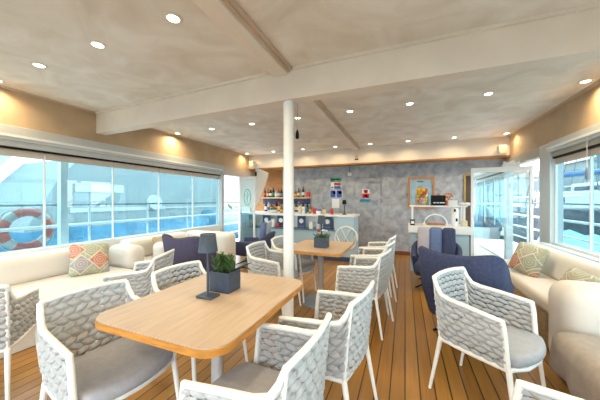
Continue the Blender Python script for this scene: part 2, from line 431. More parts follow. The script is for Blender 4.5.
MB().box(.05, -.008, 1.18, L2-.05, -.0045, 1.86).build('frosted_film', M['frost'], d2)
# fin beside the bar
fin = thing('side_panel', (-3.45, 5.62, 0), 'white slanted wedge panel with a wood edge hanging at the left end of the bar', 'panel')
MB().prism([(0, 2.17), (.62, 2.10), (.58, 1.98), (.06, 1.22), (0, 1.22)], (-.012, .012), 'x').build('panel', M['white'], fin)
MB().prism([(.62, 2.10), (.64, 2.10), (.60, 1.965), (.075, 1.20), (.06, 1.22), (.58, 1.98)], (-.02, .02), 'x').build('edge_strip', M['shelfw'], fin)
MB().box(-.005, -.02, 1.96, .025, -.002, 2.06).build('catch', M['black'], fin)
MB().tube([(0, .02, 2.16), (0, .02, 2.26)], .012, 8).build('hanger', M['steel'], fin)

# ---- flush door in the back wall
def wall_rect(mb, x0, y0, x1, y1, th=.004, yy=YB, mi=0):
    a = on_y(x0, y1, yy); b_ = on_y(x1, y0, yy); return mb.box(a.x, yy-th, a.z, b_.x, yy-.0005, b_.z, mi)
ds = MB(); a = on_y(345.5, 180, YB); c = on_y(381, 255, YB)
ds.box(a.x, YB-.004, 0, a.x+.008, YB-.0004, a.z).box(c.x-.008, YB-.004, 0, c.x, YB-.0004, a.z).box(a.x, YB-.004, a.z-.008, c.x, YB-.0004, a.z)
d3 = ds.build('door_3', M['base']); d3['kind'] = 'structure'
hz = MB()
for yy in (186.5, 201):
    p = on_y(381, yy, YB); hz.box(p.x-.012, YB-.02, p.z-.06, p.x+.012, YB-.004, p.z+.06)
hz.build('hinge', M['base'], d3)
p = on_y(374, 180, YB)
MB().box(p.x-.10, YB-.07, p.z-.02, p.x+.13, YB-.004, p.z+.03).tube([(p.x-.0, YB-.06, p.z+.035), (p.x-.30, YB-.07, p.z+.02)], .008, 6).build('door_closer', M['olive'], d3)

# ================================================================ downlights
LAMPX = [-4.17, -3.32, -2.46, -1.60, -.76, .06, .96, 1.86]
ROWS = [(1.41, 'before the cross beam', [-4.17, -3.32, -2.42, -1.56, -.72, .14, 1.0, 1.87]), (3.87, 'just beyond the cross beam', LAMPX), (6.30, 'nearest the bar wall', LAMPX), (-1.0, 'row behind the viewer', LAMPX)]
ords = ['first', 'second', 'third', 'fourth', 'fifth', 'sixth', 'seventh', 'eighth']
proto = None
ring = None
for yy, rn, xs in ROWS:
    for i, x in enumerate(xs):
        if rn == 'row behind the viewer' or (yy < 2 and i > 3):
            pass
        lab = 'round ceiling downlight, %s from the left, %s' % (ords[i], rn)
        if not (rn == 'row behind the viewer' or (yy < 2 and i > 3)):
            if proto is None:
                proto = thing('ceiling_downlight', (x, yy, ZC), lab, 'ceiling light', 'recessed ceiling downlights')
                MB().lathe([(.043, -.001), (.043, -.006), (.062, -.006), (.066, -.001)], n=24).build('trim_ring', M['brass'], proto)
                MB().lathe([(.0425, -.0012), (.0425, -.0055), (.02, -.0065)], n=24).build('lens', M['lamp'], proto)
            else: dup(proto, (x, yy, ZC), 0, lab)
        ld = bpy.data.lights.new('downlight_lamp', 'AREA'); ld.shape = 'DISK'; ld.size = .08; ld.energy = 2.6 if yy > 6 else 5.5; ld.color = (1, .78, .46)
        ld.spread = radians(150); lo = bpy.data.objects.new('downlight_lamp', ld); COL.objects.link(lo); lo.location = (x, yy, ZC-.012)

# ================================================================ woven chairs
def make_chair():
    t = thing('woven_armchair', (0, 0, 0), '', 'chair', 'woven dining armchairs')
    fr = MB()
    def post(s): return [(-.235, s*.220, .806), (-.212, s*.226, .748), (-.178, s*.234, .700), (-.12, s*.242, .684), (.0, s*.251, .676), (.19, s*.260, .655)]
    loop = [(-.235, -.220, .806), (-.252, -.11, .812), (-.258, 0, .814), (-.252, .11, .812), (-.235, .220, .806)]
    fr.tube(loop, .0135, 8, flat=1.0)
    for s in (-1, 1):
        fr.tube(post(s), [.0145, .016, .0165, .016, .015, .0145], 8)
        fr.tube([(.186, s*.260, .662), (.196, s*.258, .60), (.21, s*.252, .39)], [.0145, .015, .017], 8)
        fr.tube([(-.19, s*.212, .38), (.02, s*.236, .38), (.21, s*.250, .385)], .014, 8)
        fr.tube([(-.235, s*.220, .806), (-.21, s*.218, .60), (-.192, s*.212, .37)], .011, 6)
    fr.tube([(-.19, -.212, .38), (-.205, 0, .38), (-.19, .212, .38)], .014, 8)
    fr.tube([(.21, -.250, .385), (.268, -.14, .385), (.283, 0, .385), (.268, .14, .385), (.21, .250, .385)], .014, 8)
    fr.build('frame', M['frame'], t)
    for sx, sy in ((1, -1), (1, 1), (-1, -1), (-1, 1)):
        top = (.213, sy*.248, .395) if sx > 0 else (-.19, sy*.212, .39)
        ft = (.262, sy*.268, 0) if sx > 0 else (-.258, sy*.232, 0)
        MB().tube([ft, tuple(.5*(a+b_) for a, b_ in zip(ft, top)), top], [.010, .0135, .0165], 10).build('leg', M['frame'], t)
    def Sb(u, v):
        y = -.216+.432*u; k = 1-(y/.216)**2
        return Vector((-.195-.038*v-.026*k, y*(1-.0*v), .39+.416*v+.008*k*v))
    MB().weave(Sb, 7, 10, .0105).build('back_weave', M['weave'], t)
    for s in (-1, 1):
        tp = [Vector(q) for q in post(s)]
        def Sa(u, v, s=s, tp=tp):
            bx = -.192+.405*u; bt = Vector((bx, s*(.212+.038*u), .385))
            xx = -.235+.425*u
            for i in range(len(tp)-1):
                if xx <= tp[i+1].x+1e-6:
                    q = (xx-tp[i].x)/(tp[i+1].x-tp[i].x); tt = tp[i].lerp(tp[i+1], max(0, min(1, q))); break
            else: tt = tp[-1]
            p = bt.lerp(tt, v*.97); p.y += s*.010*sin(pi*v)
            return p
        MB().weave(Sa, 6, 8, .0105).build('arm_weave', M['weave'], t)
    def seatfn(w):
        w = Vector(w)
        if w.x > 0: w.x *= 1-.26*(w.y/.235)**2
        if w.z > 0: w.z += .012*(1-(w.x/.25)**2)*(1-(w.y/.25)**2)
        return w
    MB().rbox((.062, 0, .43), (.247, .230, .034), .032, n=8, fn=seatfn).build('seat_cushion', M['cush'], t)
    return t
CH = [
 ((-1.565, .975), -5, 'grey woven armchair in the lower left corner, tucked under the near table'),
 ((-1.50, 1.60), -4, 'grey woven armchair on the window side of the near table, behind the navy lamp'),
 ((-2.50, 1.86), 206, 'grey woven armchair turned toward the left bench, behind the near table chairs'),
 ((-2.70, .81), 144, 'grey woven armchair cut off by the left edge, beside the cream bench'),
 ((-.585, 1.01), 177, 'white woven armchair at the bottom edge, on the aisle side of the near table'),
 ((-.465, 1.63), 172, 'white woven armchair, aisle side of the near table, second from the viewer'),
 ((-.42, 2.92), 170, 'white woven armchair at the far table, aisle side, closest of the three in that row'),
 ((-.40, 3.52), 171, 'white woven armchair at the far table, aisle side, middle of the three in that row'),
 ((-.40, 4.12), 172, 'white woven armchair at the far table, aisle side, closest to the bar wall'),
 ((-1.50, 2.84), 2, 'grey woven armchair at the far table, window side, left of the white pole'),
 ((-1.49, 3.44), 1, 'grey woven armchair at the far table, window side, mostly hidden by the white pole'),
 ((.51, 2.15), -34, 'white woven armchair standing alone on the aisle before the navy lounge chair'),
 ((.475, .93), 156, 'white woven armchair at the bottom edge on the right, only its arm tops in view'),
]
ch0 = make_chair()
for i, ((x, y), a, lab) in enumerate(CH):
    if i == 0: ch0.location = (x, y, 0); ch0.rotation_euler = (0, 0, radians(a)); ch0['label'] = lab
    else: dup(ch0, (x, y, 0), radians(a), lab)

# ================================================================ tables
def round_rect(x0, y0, x1, y1, r, n=8):
    out = []
    for cx, cy, a0 in ((x1-r, y1-r, 0), (x0+r, y1-r, 90), (x0+r, y0+r, 180), (x1-r, y0+r, 270)):
        for i in range(n+1):
            a = radians(a0+90*i/n); out.append((cx+r*cos(a), cy+r*sin(a)))
    return out
def make_table(cx, cy, hx, hy, r, label):
    t = thing('dining_table', (cx, cy, 0), label, 'table', 'pedestal dining tables')
    MB().prism(round_rect(-hx+.003, -hy+.003, hx-.003, hy-.003, r), (.7446, .7505), smooth=True).build("tabletop", M["tabletop"], t)
    MB().prism(round_rect(-hx, -hy, hx, hy, r), (.712, .7445), smooth=True).build("edge_band", M["tedge"], t, .003)
    MB().lathe([(.038, .02), (.038, .69), (.10, .70), (.10, .711)], n=24).build('pedestal', M['steel'], t)
    MB().lathe([(.25, 0), (.25, .012), (.235, .024), (.05, .03)], n=40).build('base_plate', M['base'], t)
    return t
make_table(-1.11, 1.345, .42, .515, .115, 'long pale wood pedestal table nearest the viewer, with the navy lamp on it')
make_table(-1.045, 3.33, .37, .44, .06, 'pale wood pedestal table beyond the white pole, nearer the bar')

# ---- table lamps
def make_lamp(loc, rz, label):
    t = thing('table_lamp', loc, label, 'lamp', 'navy table lamps', rz)
    MB().box(-.06, -.045, 0, .06, .045, .014).build('base', M['navym'], t, .005)
    MB().tube([(0, 0, .013), (0, 0, .38)], .009, 10).build('pole', M['navym'], t)
    lsh = MB().lathe([(.060, .285), (.046, .395), (.043, .397), (.040, .394), (.056, .286)], n=32).build('lamp_shade', M['navym'], t)
    MB().lathe([(.045, .389), (.045, .393)], n=24).build('shade_top', M['navym'], lsh)
    return t
lmp = make_lamp((-1.150, 1.305, .751), 0, 'navy metal table lamp beside the planter on the near table')
dup(lmp, (-1.06, 3.42, .751), .5, 'small navy table lamp behind the flower box on the far table')
# ---- planters
def leaf_mb(mb, base, tip, w, mi=0, droop=0):
    base = Vector(base); tip = Vector(tip); d = tip-base; sd = d.cross(Vector((0, 0, 1)))
    sd = sd.normalized() if sd.length > 1e-4 else Vector((1, 0, 0)); n = sd.cross(d).normalized()
    vs = []
    for i, (q, k) in enumerate(((0, .35), (.3, .9), (.6, 1), (.85, .6), (1, .05))):
        c = base+d*q-Vector((0, 0, 1))*droop*q*q
        vs += [c-sd*w*k, c+n*w*.45*k, c+sd*w*k, c-n*w*.25*k]
    fs = []
    for i in range(4):
        for j in range(4): fs.append((i*4+j, i*4+(j+1) % 4, i*4+4+(j+1) % 4, i*4+4+j))
    fs += [(3, 2, 1, 0), (16, 17, 18, 19)]
    mb.add(vs, fs, mi, True)
def planter(name, loc, hx, hy, h, label):
    t = thing(name, loc, label, 'planter', 'navy box planters')
    w = .006; o = MB()
    o.box(-hx, -hy, 0, hx, hy, .008)
    o.box(-hx, -hy, .008, -hx+w, hy, h).box(hx-w, -hy, .008, hx, hy, h).box(-hx+w, -hy, .008, hx-w, -hy+w, h).box(-hx+w, hy-w, .008, hx-w, hy, h)
    bx_ = o.build('box', M['navym'], t)
    MB().box(-hx+w, -hy+w, h-.03, hx-w, hy-w, h-.015).build('soil', M['soil'], bx_)
    return t
pl = planter('succulent_planter', (-1.134, 1.455, .751), .076, .066, .132, 'square navy planter of green succulents on the near table')
rng = random.Random(3)
for k in range(9):
    px_, py_ = rng.uniform(-.055, .055), rng.uniform(-.048, .048); mb = MB()
    hgt = rng.uniform(.055, .105)
    lx, ly = px_*.5, py_*.5
    mb.tube([(px_, py_, .115), (px_+lx*.5, py_+ly*.5, .118+hgt*.5), (px_+lx, py_+ly, .118+hgt)], .005, 6)
    for j in range(22):
        q = .15+.85*j/21; a = j*2.4; c = Vector((px_+lx*q, py_+ly*q, .118+hgt*q)); rr = .042*(1.15-.5*q)
        leaf_mb(mb, c, c+Vector((cos(a)*rr, sin(a)*rr, .020+.018*q)), .0075)
    mb.build('succulent', M['leaf'], pl)
mb = MB()
for a, l in ((-.3, .12), (-.05, .13), (.25, .12), (.5, .10), (.8, .08), (-.6, .09)):
    b0 = Vector((.06, .03, .135)); tip = b0+Vector((cos(a)*l, sin(a)*l*.8, .065-.05*abs(a))); leaf_mb(mb, b0, tip, .017, droop=.05 if abs(a) < .2 else .0)
mb.build('dark_sprig', M['dleaf'], pl)
p2 = planter('flower_planter', (-1.0, 3.23, .751), .085, .06, .13, 'navy box planter of white and red flowers on the far table')
mb = MB()
for j in range(46):
    a = rng.uniform(0, 6.28); r0 = rng.uniform(0, .05); b0 = Vector((cos(a)*r0*1.2, sin(a)*r0*.7, .115)); r1 = rng.uniform(.03, .10)
    leaf_mb(mb, b0, b0+Vector((cos(a)*r1, sin(a)*r1*.7, rng.uniform(.03, .085))), .010, droop=.01)
mb.build('foliage', M['leaf'], p2)
for nm, mm, spots in (('white_bloom', 'flower', ((.03, -.01, .215), (.055, .01, .205), (.01, .02, .205))), ('red_bloom', 'rflower', ((-.045, 0, .215), (-.03, -.03, .20)))):
    for c in spots:
        mb = MB()
        for j in range(14):
            a = j*2.4; e = .2+.9*j/14
            leaf_mb(mb, c, Vector(c)+Vector((cos(a)*.028*cos(e), sin(a)*.028*cos(e), .022*sin(e))), .011)
        mb.build(nm, M[mm], p2)

# ================================================================ lounge chairs
def make_lounge(shellm, chm, seatm, tall, loc, rz, label):
    t = thing('lounge_chair', loc, label, 'armchair', 'navy wing lounge chairs', rz)
    ctl = [(.30, -.33, .53, .0), (.08, -.385, .57, .01), (-.12, -.405, .66, .02), (-.25, -.405, .84, .03), (-.34, -.375, .895, .06), (-.385, -.28, .892, .08), (-.40, -.14, .872, .09), (-.405, 0, .866, .09)]
    if tall: ctl = [(a, b_*.86, min(h_, .50+.18*max(0, -a-.2)/.2), l_) for a, b_, h_, l_ in ctl]
    if not tall: ctl = [(a, b_*.82, h_, l_) for a, b_, h_, l_ in ctl]
    ctl = ctl+[(a, -b_, h_, l_) for a, b_, h_, l_ in ctl[-2::-1]]
    def plan(q):
        f = q*(len(ctl)-1); i = min(int(f), len(ctl)-2); u = f-i
        P = [ctl[max(0, min(len(ctl)-1, i+d))] for d in (-1, 0, 1, 2)]
        return tuple(.5*((2*b1)+(-a0+c2)*u+(2*a0-5*b1+4*c2-d3)*u*u+(-a0+3*b1-3*c2+d3)*u**3) for a0, b1, c2, d3 in zip(*P))
    K = 48; R = 7; th = .035; vs = []; fs = []
    for i in range(K+1):
        q = i/K; x, y, h, ln = plan(q)
        x2, y2, _, _ = plan(min(1, q+.01)); x1, y1, _, _ = plan(max(0, q-.01))
        tg = Vector((x2-x1, y2-y1, 0)).normalized(); nrm = Vector((tg.y, -tg.x, 0))
        z0 = .20
        prof = [(th*.6, z0), (th, z0+.02), (th, h*.55), (th, h-.03), (th*.55, h-.006), (0, h), (-th*.55, h-.006), (-th, h-.03), (-th, h*.55), (-th, z0+.02), (-th*.6, z0)]
        for o, z in prof:
            taper = .80+.20*min(1, (z-.2)/.35)
            out = Vector((x, y, 0))*taper; ob = ln*max(0, (z-.40)/.5)
            vs.append(Vector((out.x-ob, out.y, z))+nrm*o)
        n = len(prof)
    for i in range(K):
        for j in range(n): fs.append((i*n+j, i*n+(j+1) % n, (i+1)*n+(j+1) % n, (i+1)*n+j))
    fs += [tuple(range(n)), tuple(range(K*n, K*n+n))[::-1]]
    MB().add(vs, fs, 0, True).build('shell', shellm, t)
    for i, (cy, mm) in enumerate(zip((-.19, 0, .19), chm)):
        def fn(w): 
            w = Vector(w); w.x -= .14*(w.z+.22)*.9-.035*(cy*4.5)**2*.5; return w
        MB().rbox((-.285, cy, .65 if tall else .60), (.05, .095, .25 if tall else .22), .048, n=4, fn=fn).build('back_cushion', mm, t)
    MB().rbox((.10, 0, .34), (.33, .265, .085), .06, n=5).build('seat_cushion', seatm, t)
    MB().box(-.26, -.23, .20, .30, .23, .255).build('seat_base', shellm, t, .02)
    MB().lathe([(.03, .05), (.03, .20)], n=14).build('swivel_post', M['black'], t)
    for k in range(4):
        a = pi/4+k*pi/2
        MB().tube([(0, 0, .075), (cos(a)*.2, sin(a)*.2, .055), (cos(a)*.36, sin(a)*.36, .012)], [.016, .014, .011], 8).build('leg', M['black'], t)
    return t
make_lounge(M['navy'], (M['navy'],)*3, M['tealf'], 0, (.615, 3.13, 0), radians(62), 'navy wing lounge chair seen from behind, back to the lone woven armchair')
make_lounge(M['navy'], (M['lilac'], M['midblue'], M['navy']), M['navy'], 1, (.44, 4.62, 0), radians(-98), 'blue lounge chair with back channels coloured as lit from the left, before the reception counter')  # lilac, blue, navy channels: light from the left put into the fabric colours
make_lounge(M['navyp'], (M['navyp'],)*3, M['navyp'], 0, (-2.74, 3.02, 0), radians(86), 'purple navy lounge chair seen from behind near the left windows, behind the table lamp')
make_lounge(M['navy'], (M['paleblue'], M['paleblue'], M['midblue']), M['navyp'], 1, (-3.08, 4.86, 0), radians(192), 'blue lounge chair with pale lining near the bar')

# ================================================================ benches
def bench_left():
    t = thing('window_bench', (-3.7, 1.0, 0), 'long cream upholstered bench running under the left windows', 'bench')
    y0, y1 = -1.9, 4.0
    def P(mb, n, m, bv=0):
        o = mb.build(n, m, t, bv); o.location = (3.7, -1.0, 0); return o
    P(MB().box(-4.30, y0, 0, -3.20, y1, .27), 'base', M['sofab'], .01)
    for a, b_ in ((-1.9, .55), (.56, 2.46), (2.78, 4.0)):
        P(MB().rbox((-3.72, (a+b_)/2, .345), (.53, (b_-a)/2, .077), .05, n=8), 'seat_cushion', M['sofa'])
        def fn(w): w = Vector(w); w.x -= .10*(w.z+.17)*(1 if w.x > 0 else .0); return w
        P(MB().rbox((-4.13, (a+b_)/2, .565), (.165, (b_-a)/2, .155), .075, n=8, fn=fn), 'back_cushion', M['sofa'])
    P(MB().rbox((-3.83, 2.62, .52), (.27, .14, .18), .11, n=6), 'bolster_arm', M['sofa'])
    P(MB().rbox((-3.62, 4.16, .37), (.56, .15, .365), .10, n=6), 'end_back', M['sofa'])
    P(MB().rbox((-3.50, 3.05, .57), (.13, .20, .14), .09, n=5), 'loose_back_cushion', M['sofa'])
    return t
bench_left()
def bench_right():
    t = thing('window_bench', (1.6, 4.0, 0), 'cream upholstered bench under the right windows, with a wicker base', 'bench')
    def P(mb, n, m, bv=0):
        o = mb.build(n, m, t, bv); o.location = (-1.6, -4.0, 0); return o
    P(MB().box(1.24, 2.90, 0, 2.0, 4.95, .30), 'base', M['wicker'], .01)
    P(MB().rbox((1.60, 3.93, .37), (.39, 1.02, .075), .05, n=8), 'seat_cushion', M['sofa'])
    def fn(w): w = Vector(w); w.x += .16*(w.z+.15)*(1 if w.x < 0 else .0); return w
    P(MB().rbox((1.78, 3.93, .58), (.20, 1.02, .16), .09, n=8, fn=fn), 'back_cushion', M['sofa'])
bench_right()
def sofa_right():
    t = thing('cream_sofa', (1.55, 2.3, 0), 'cream sofa at the right edge with a taupe throw over its seat', 'sofa')
    def P(mb, n, m, bv=0):
        o = mb.build(n, m, t, bv); o.location = (-1.55, -2.3, 0); return o
    P(MB().rbox((1.55, 2.66, .365), (.455, .20, .355), .13, n=7), 'back', M['sofa'])
    P(MB().rbox((1.53, 1.72, .20), (.45, .73, .19), .06, n=6), 'seat', M['sofa'])
    def fn(w):
        w = Vector(w)
        if w.z < .05 and w.x < .3: w.x += .03*sin(w.y*26)*max(0, (.05-w.z)/.2); w.z += .02*sin(w.y*37+w.x*31)*max(0, (-w.z)/.2)
        return w
    P(MB().rbox((1.48, 1.70, .285), (.525, .745, .165), .10, n=22, fn=fn), 'throw', M['throw'])
sofa_right()
# ---- loose cushions
def pillow(name, c, s, rz, tilt, m, label, roll=0):
    def fn(w):
        w = Vector(w); k = (1-(w.x/s)**2)*(1-(w.z/s)**2); w.y *= .18+.95*max(0, k)**.5
        pin = 1-.09*((1-(w.x/s)**2)*(abs(w.z)/s)+(1-(w.z/s)**2)*(abs(w.x)/s)); w.x *= pin; w.z *= pin; return w
    o = MB().rbox((0, 0, 0), (s, .075, s), .06, n=9, fn=fn).build(name, m)
    o.location = c; o.rotation_euler = (tilt, roll, rz)
    return tag(o, label, 'cushion', 'patterned cushions' if 'patterned' in label else None)
pillow('throw_pillow', (-3.76, 2.10, .60), .215, radians(70), radians(-24), M['pat1'], 'patterned cushion of green, grey and coral diamonds on the left bench', roll=radians(4))
pillow('throw_pillow', (-3.79, 3.22, .60), .17, radians(80), radians(-24), M['tan'], 'plain tan cushion on the left bench, behind the bolster')
pillow('throw_pillow', (1.41, 4.05, .625), .20, radians(-62), radians(-22), M['pat2'], 'patterned olive and coral cushion on the right bench behind the navy lounge chair', roll=radians(8))
pillow('throw_pillow', (1.40, 3.03, .595), .16, radians(-80), radians(-22), M['pat2'], 'patterned cushion at the right edge, tucked behind the back of the cream sofa', roll=radians(5))

# ================================================================ bar
bar = thing('bar_counter', (-2.4, 5.9, 0), 'pale blue bar counter with a white top and a recessed display niche', 'bar counter')
def PB(mb, n, m, bv=0):
    o = mb.build(n, m, bar, bv); o.location = (2.4, -5.9, 0); return o
x0, x1, xn = -3.95, -1.035, -1.47
f = MB().box(x0, 5.70, .10, x1, 6.30, .66).box(xn, 5.70, .66, x1, 6.30, .985).box(x0, 5.70, .66, -3.70, 6.30, .985).box(-3.70, 5.98, .66, xn, 6.30, .985)
PB(f, 'body', M['bar'], .004)
PB(MB().box(x0-.0, 5.71, 0, x1-.01, 6.29, .099), 'plinth', M['bard'])
PB(MB().box(x0-.02, 5.66, .986, x1+.03, 6.33, 1.026), 'worktop', M['white'], .006)
PB(MB().box(-3.69, 5.66, .661, xn+.02, 5.975, .69), 'ledge', M['barm'])
PB(MB().box(-3.69, 5.965, .691, xn-.01, 5.979, .983), 'niche_back', M['paper'])
# round V-over-W emblem on the front
c = on_y(346, 238, 5.69); R_ = .245
e = MB().tube([(c.x+R_*cos(a*pi/24), 5.692, c.z+R_*sin(a*pi/24)) for a in range(48)], .020, 6, closed=True)
def stroke(mb, pts, r=.016): 
    return mb.tube([(c.x+a*R_, 5.692, c.z+b_*R_) for a, b_ in pts], r, 6)
stroke(e, [(-.42, .88), (0, -.02), (.42, .88)]); stroke(e, [(-.92, .38), (-.42, -.85), (0, .02)]); stroke(e, [(.92, .38), (.42, -.85), (0, .02)])
PB(e, 'emblem', M['white'])
# cards in the niche
def card(cx, label, w=.10):
    t = thing('display_card', (cx, 5.80, .691), label, 'card', 'navy cards in the bar niche')
    cd = MB().box(-w, -.012, 0, w, .012, .29).build('card', M['bard'], t)
    MB().lathe([(.055, -.0165), (.055, -.0125)], (0, 0, .17), 20, axis='y').build('round_emblem', M['paper'], cd)
    MB().box(-w*.7, -.016, .03, w*.7, -.0125, .055).build('caption_band', M['barm'], cd)
for px_, lab in ((266.5, 'navy card with a round white emblem, leftmost in the bar niche'), (281, 'navy card with a round white emblem, left of the white pole in the bar niche'), (301.5, 'navy card with a round emblem, just right of the pole in the bar niche'), (327.5, 'navy card with a round white emblem, rightmost in the bar niche')):
    card(on_y(px_, 220, 5.8).x, lab)
for px_, lab, r_, hh, mm in ((273, 'white jug standing in the bar niche left of the pole', .055, .20, 'paper'), (311, 'white sugar jar standing in the bar niche right of the pole', .05, .17, 'paper'), (278, 'red tin standing in the bar niche', .045, .10, 'red'), (318, 'clear glass jar standing in the bar niche behind the far table lamp', .05, .22, 'clearb')):
    o = MB().lathe([(r_*.9, 0), (r_, .02), (r_, hh*.7), (r_*.7, hh*.85), (r_*.75, hh)], n=16).build('jar', M[mm]); o.location = (on_y(px_, 220, 5.74).x, 5.74, .691)
    tag(o, lab, 'jar')
# shelf over the bar
sh = thing('bottle_shelf', (-3.2, 6.8, 1.40), 'wooden bottle shelf on the bar wall with bottles along it', 'shelf')
MB().box(-.85, -.09, 0, .76, .145, .045).build('board', M['shelfw'], sh, .003)
MB().box(-.80, .12, -.16, .72, .145, -.002).build('backboard', M['bard'], sh)
bs = thing('back_counter', (-3.1, 6.72, 0), 'low back counter along the wall behind the bar', 'counter')
MB().box(-.95, -.15, 0, .75, .22, 1.0).build('cabinet', M['wood'], bs); MB().box(-.97, -.17, 1.0, .77, .22, 1.03).build('top', M['white'], bs)
def bottle(x, y, z, h, r, glassk, capk, labk, label, group):
    t = thing('bottle', (x, y, z), label, 'bottle', group)
    gl = MB().lathe([(r*.92, 0), (r, .01), (r, h*.55), (r*.85, h*.64), (r*.36, h*.76), (r*.34, h*.93), (r*.38, h*.931)], n=14).build('glass', M[glassk], t)
    MB().lathe([(r*.40, h*.93), (r*.40, h)], n=12).build('cap', M[capk], t)
    MB().lathe([(r*1.012, h*.16), (r*1.012, h*.46)], n=14).build('paper_label', M[labk], gl)
BT = [(265, .27, 'darkglass', 'red', 'red', 'dark bottle with red label at the left end of the bar shelf'),
 (268, .24, 'amber', 'black', 'cream', 'amber bottle with cream label, second from the left on the bar shelf'),
 (270.6, .25, 'darkglass', 'paper', 'paper', 'dark bottle with white label and white cap on the bar shelf left of the pole'),
 (273.4, .28, 'darkglass', 'black', 'green', 'tall dark bottle with green label on the bar shelf left of the pole'),
 (276, .22, 'clearb', 'black', 'paper', 'clear bottle with white label on the bar shelf left of the pole'),
 (278.7, .24, 'amber', 'red', 'paper', 'amber bottle with red cap on the bar shelf left of the pole'),
 (281.4, .23, 'darkglass', 'black', 'cyan', 'dark bottle with cyan label on the bar shelf beside the pole'),
 (295.5, .20, 'amber', 'black', 'yellow', 'amber bottle with yellow label on the bar shelf just right of the pole'),
 (298.6, .25, 'darkglass', 'black', 'cream', 'dark bottle with cream label on the bar shelf right of the pole'),
 (303.2, .29, 'darkglass', 'black', 'paper', 'tallest dark bottle with white label at the right end of the bar shelf')]
for px_, h, g, cp, lb_, lab in BT:
    bottle(on_y(px_, 195, 6.78).x, 6.78, 1.446, h, .036, g, cp, lb_, lab, 'bottles on the bar shelf')
o = MB().lathe([(.05, 0), (.055, .01), (.055, .12), (.04, .14)], n=16).build('tin', M['red']); o.location = (on_y(308, 195, 6.78).x, 6.78, 1.446); tag(o, 'red tin with rounded lid at the right end of the bar shelf', 'tin')
BC = [(266, .25, 'darkglass', 'black', 'paper', 'dark bottle with white label at the left end of the back counter'),
 (268.6, .22, 'clearb', 'blue', 'blue', 'clear bottle with blue label on the back counter'),
 (276.5, .27, 'darkglass', 'red', 'orange', 'dark bottle with orange label on the back counter'),
 (279, .25, 'amber', 'black', 'cream', 'amber bottle with cream label on the back counter left of the pole'),
 (271.3, .21, 'amber', 'black', 'yellow', 'amber bottle with yellow label behind the lime bowl'),
 (303, .23, 'darkglass', 'red', 'paper', 'dark bottle with red cap on the back counter right of the pole'),
 (307.3, .20, 'darkglass', 'black', 'blue', 'dark bottle with blue label, rightmost on the back counter'),
 (296, .24, 'darkglass', 'black', 'cream', 'dark bottle with cream label on the back counter right of the pole'),
 (298.8, .22, 'amber', 'cream', 'paper', 'amber bottle with white label on the back counter right of the pole')]
for px_, h, g, cp, lb_, lab in BC:
    bottle(on_y(px_, 205, 6.70).x, 6.70, 1.031, h+.06, .040, g, cp, lb_, lab, 'bottles on the back counter')
ZW = 1.027
def jar(name, px_, Y, z, prof, mats, label, cat, n=18):
    mb = MB()
    for pr, mi in prof: mb.lathe(pr, (0, 0, 0), n, mi)
    o = mb.build(name, mats); o.location = (on_y(px_, 205, Y).x, Y, z); return tag(o, label, cat)
fb = jar('fruit_bowl', 273.5, 6.15, ZW, [([(.05, 0), (.06, .01), (.12, .07), (.125, .075), (.115, .072), (.05, .02)], 0)], [M['paper']], 'white bowl of green limes on the bar top left of the pole', 'bowl')
for k in range(7):
    a = k*pi/3; rr = .068 if k else 0
    o = MB().lathe([(.004, -.032), (.02, -.026), (.031, -.008), (.031, .008), (.02, .026), (.004, .032)], n=12).build('lime', M['leaf']); o.location = (fb.location.x+cos(a)*rr, 6.15+sin(a)*rr, ZW+.098+(.036 if k == 0 else 0))
    tag(o, 'green lime in the white bowl on the bar', 'lime', 'limes in the bowl')
bottle(on_y(281.3, 205, 6.1).x, 6.1, ZW, .20, .035, 'amber', 'yellow', 'yellow', 'squat yellow labelled bottle on the bar top beside the pole', 'bottles on the bar top')
bottle(on_y(306, 205, 6.1).x, 6.1, ZW, .15, .030, 'tealgl', 'cream', 'tealgl', 'small teal bottle on the bar top right of the pole', 'bottles on the bar top')
bottle(on_y(310, 205, 6.2).x, 6.2, ZW, .22, .030, 'amber', 'yellow', 'yellow', 'slim amber bottle leaning colours of yellow on the bar top right of the pole', 'bottles on the bar top')
bottle(on_y(332, 205, 5.9).x, 5.9, ZW, .155, .036, 'red', 'yellow', 'red', 'red sauce bottle with a yellow tip on the bar top', 'bottles on the bar top')
def boxthing(name, x, y, z, hx, hy, h, m, label, cat, group=None, band=None, bv=.004):
    mb = MB().box(-hx, -hy, 0, hx, hy, h)
    if band: mb.box(-hx*.8, -hy-.002, h*.35, hx*.8, -hy, h*.75, 1)
    o = mb.build(name, [M[m]]+([M[band]] if band else []), None, bv); o.location = (x, y, z); return tag(o, label, cat, group)
boxthing('carton', on_y(300, 205, 6.0).x, 6.0, ZW, .035, .03, .19, 'cream', 'cream carton standing on the bar top just right of the pole', 'carton')
boxthing('carton', on_y(303.5, 205, 5.95).x, 5.95, ZW, .03, .03, .17, 'paper', 'white carton standing on the bar top next to the cream carton', 'carton', band='cream')
boxthing('tin', on_y(315, 205, 5.95).x, 5.95, ZW, .045, .04, .13, 'red', 'small red box on the bar top beside the white tub', 'box')
jar('tub', 318.7, 5.86, ZW, [([(.055, 0), (.06, .01), (.06, .08)], 0), ([(.064, .08), (.064, .105), (.05, .11)], 1)], [M['paper'], M['blue']], 'white tub with a blue lid on the bar top', 'tub')
jar('jar', 324, 5.9, ZW, [([(.045, 0), (.055, .02), (.055, .09), (.04, .11)], 0), ([(.03, .11), (.03, .135)], 1)], [M['cream'], M['wood']], 'cream storage jar with a brown knob on the bar top', 'jar')
bl = thing('bar_lamp', (on_y(344.3, 210, 5.95).x, 5.95, ZW), 'slim black cordless lamp on the right end of the bar top', 'lamp')
MB().lathe([(.05, 0), (.05, .012), (.012, .02)], n=20).build('base', M['black'], bl); MB().tube([(0, 0, .015), (0, 0, .24)], .008, 8).build('stem', M['black'], bl)
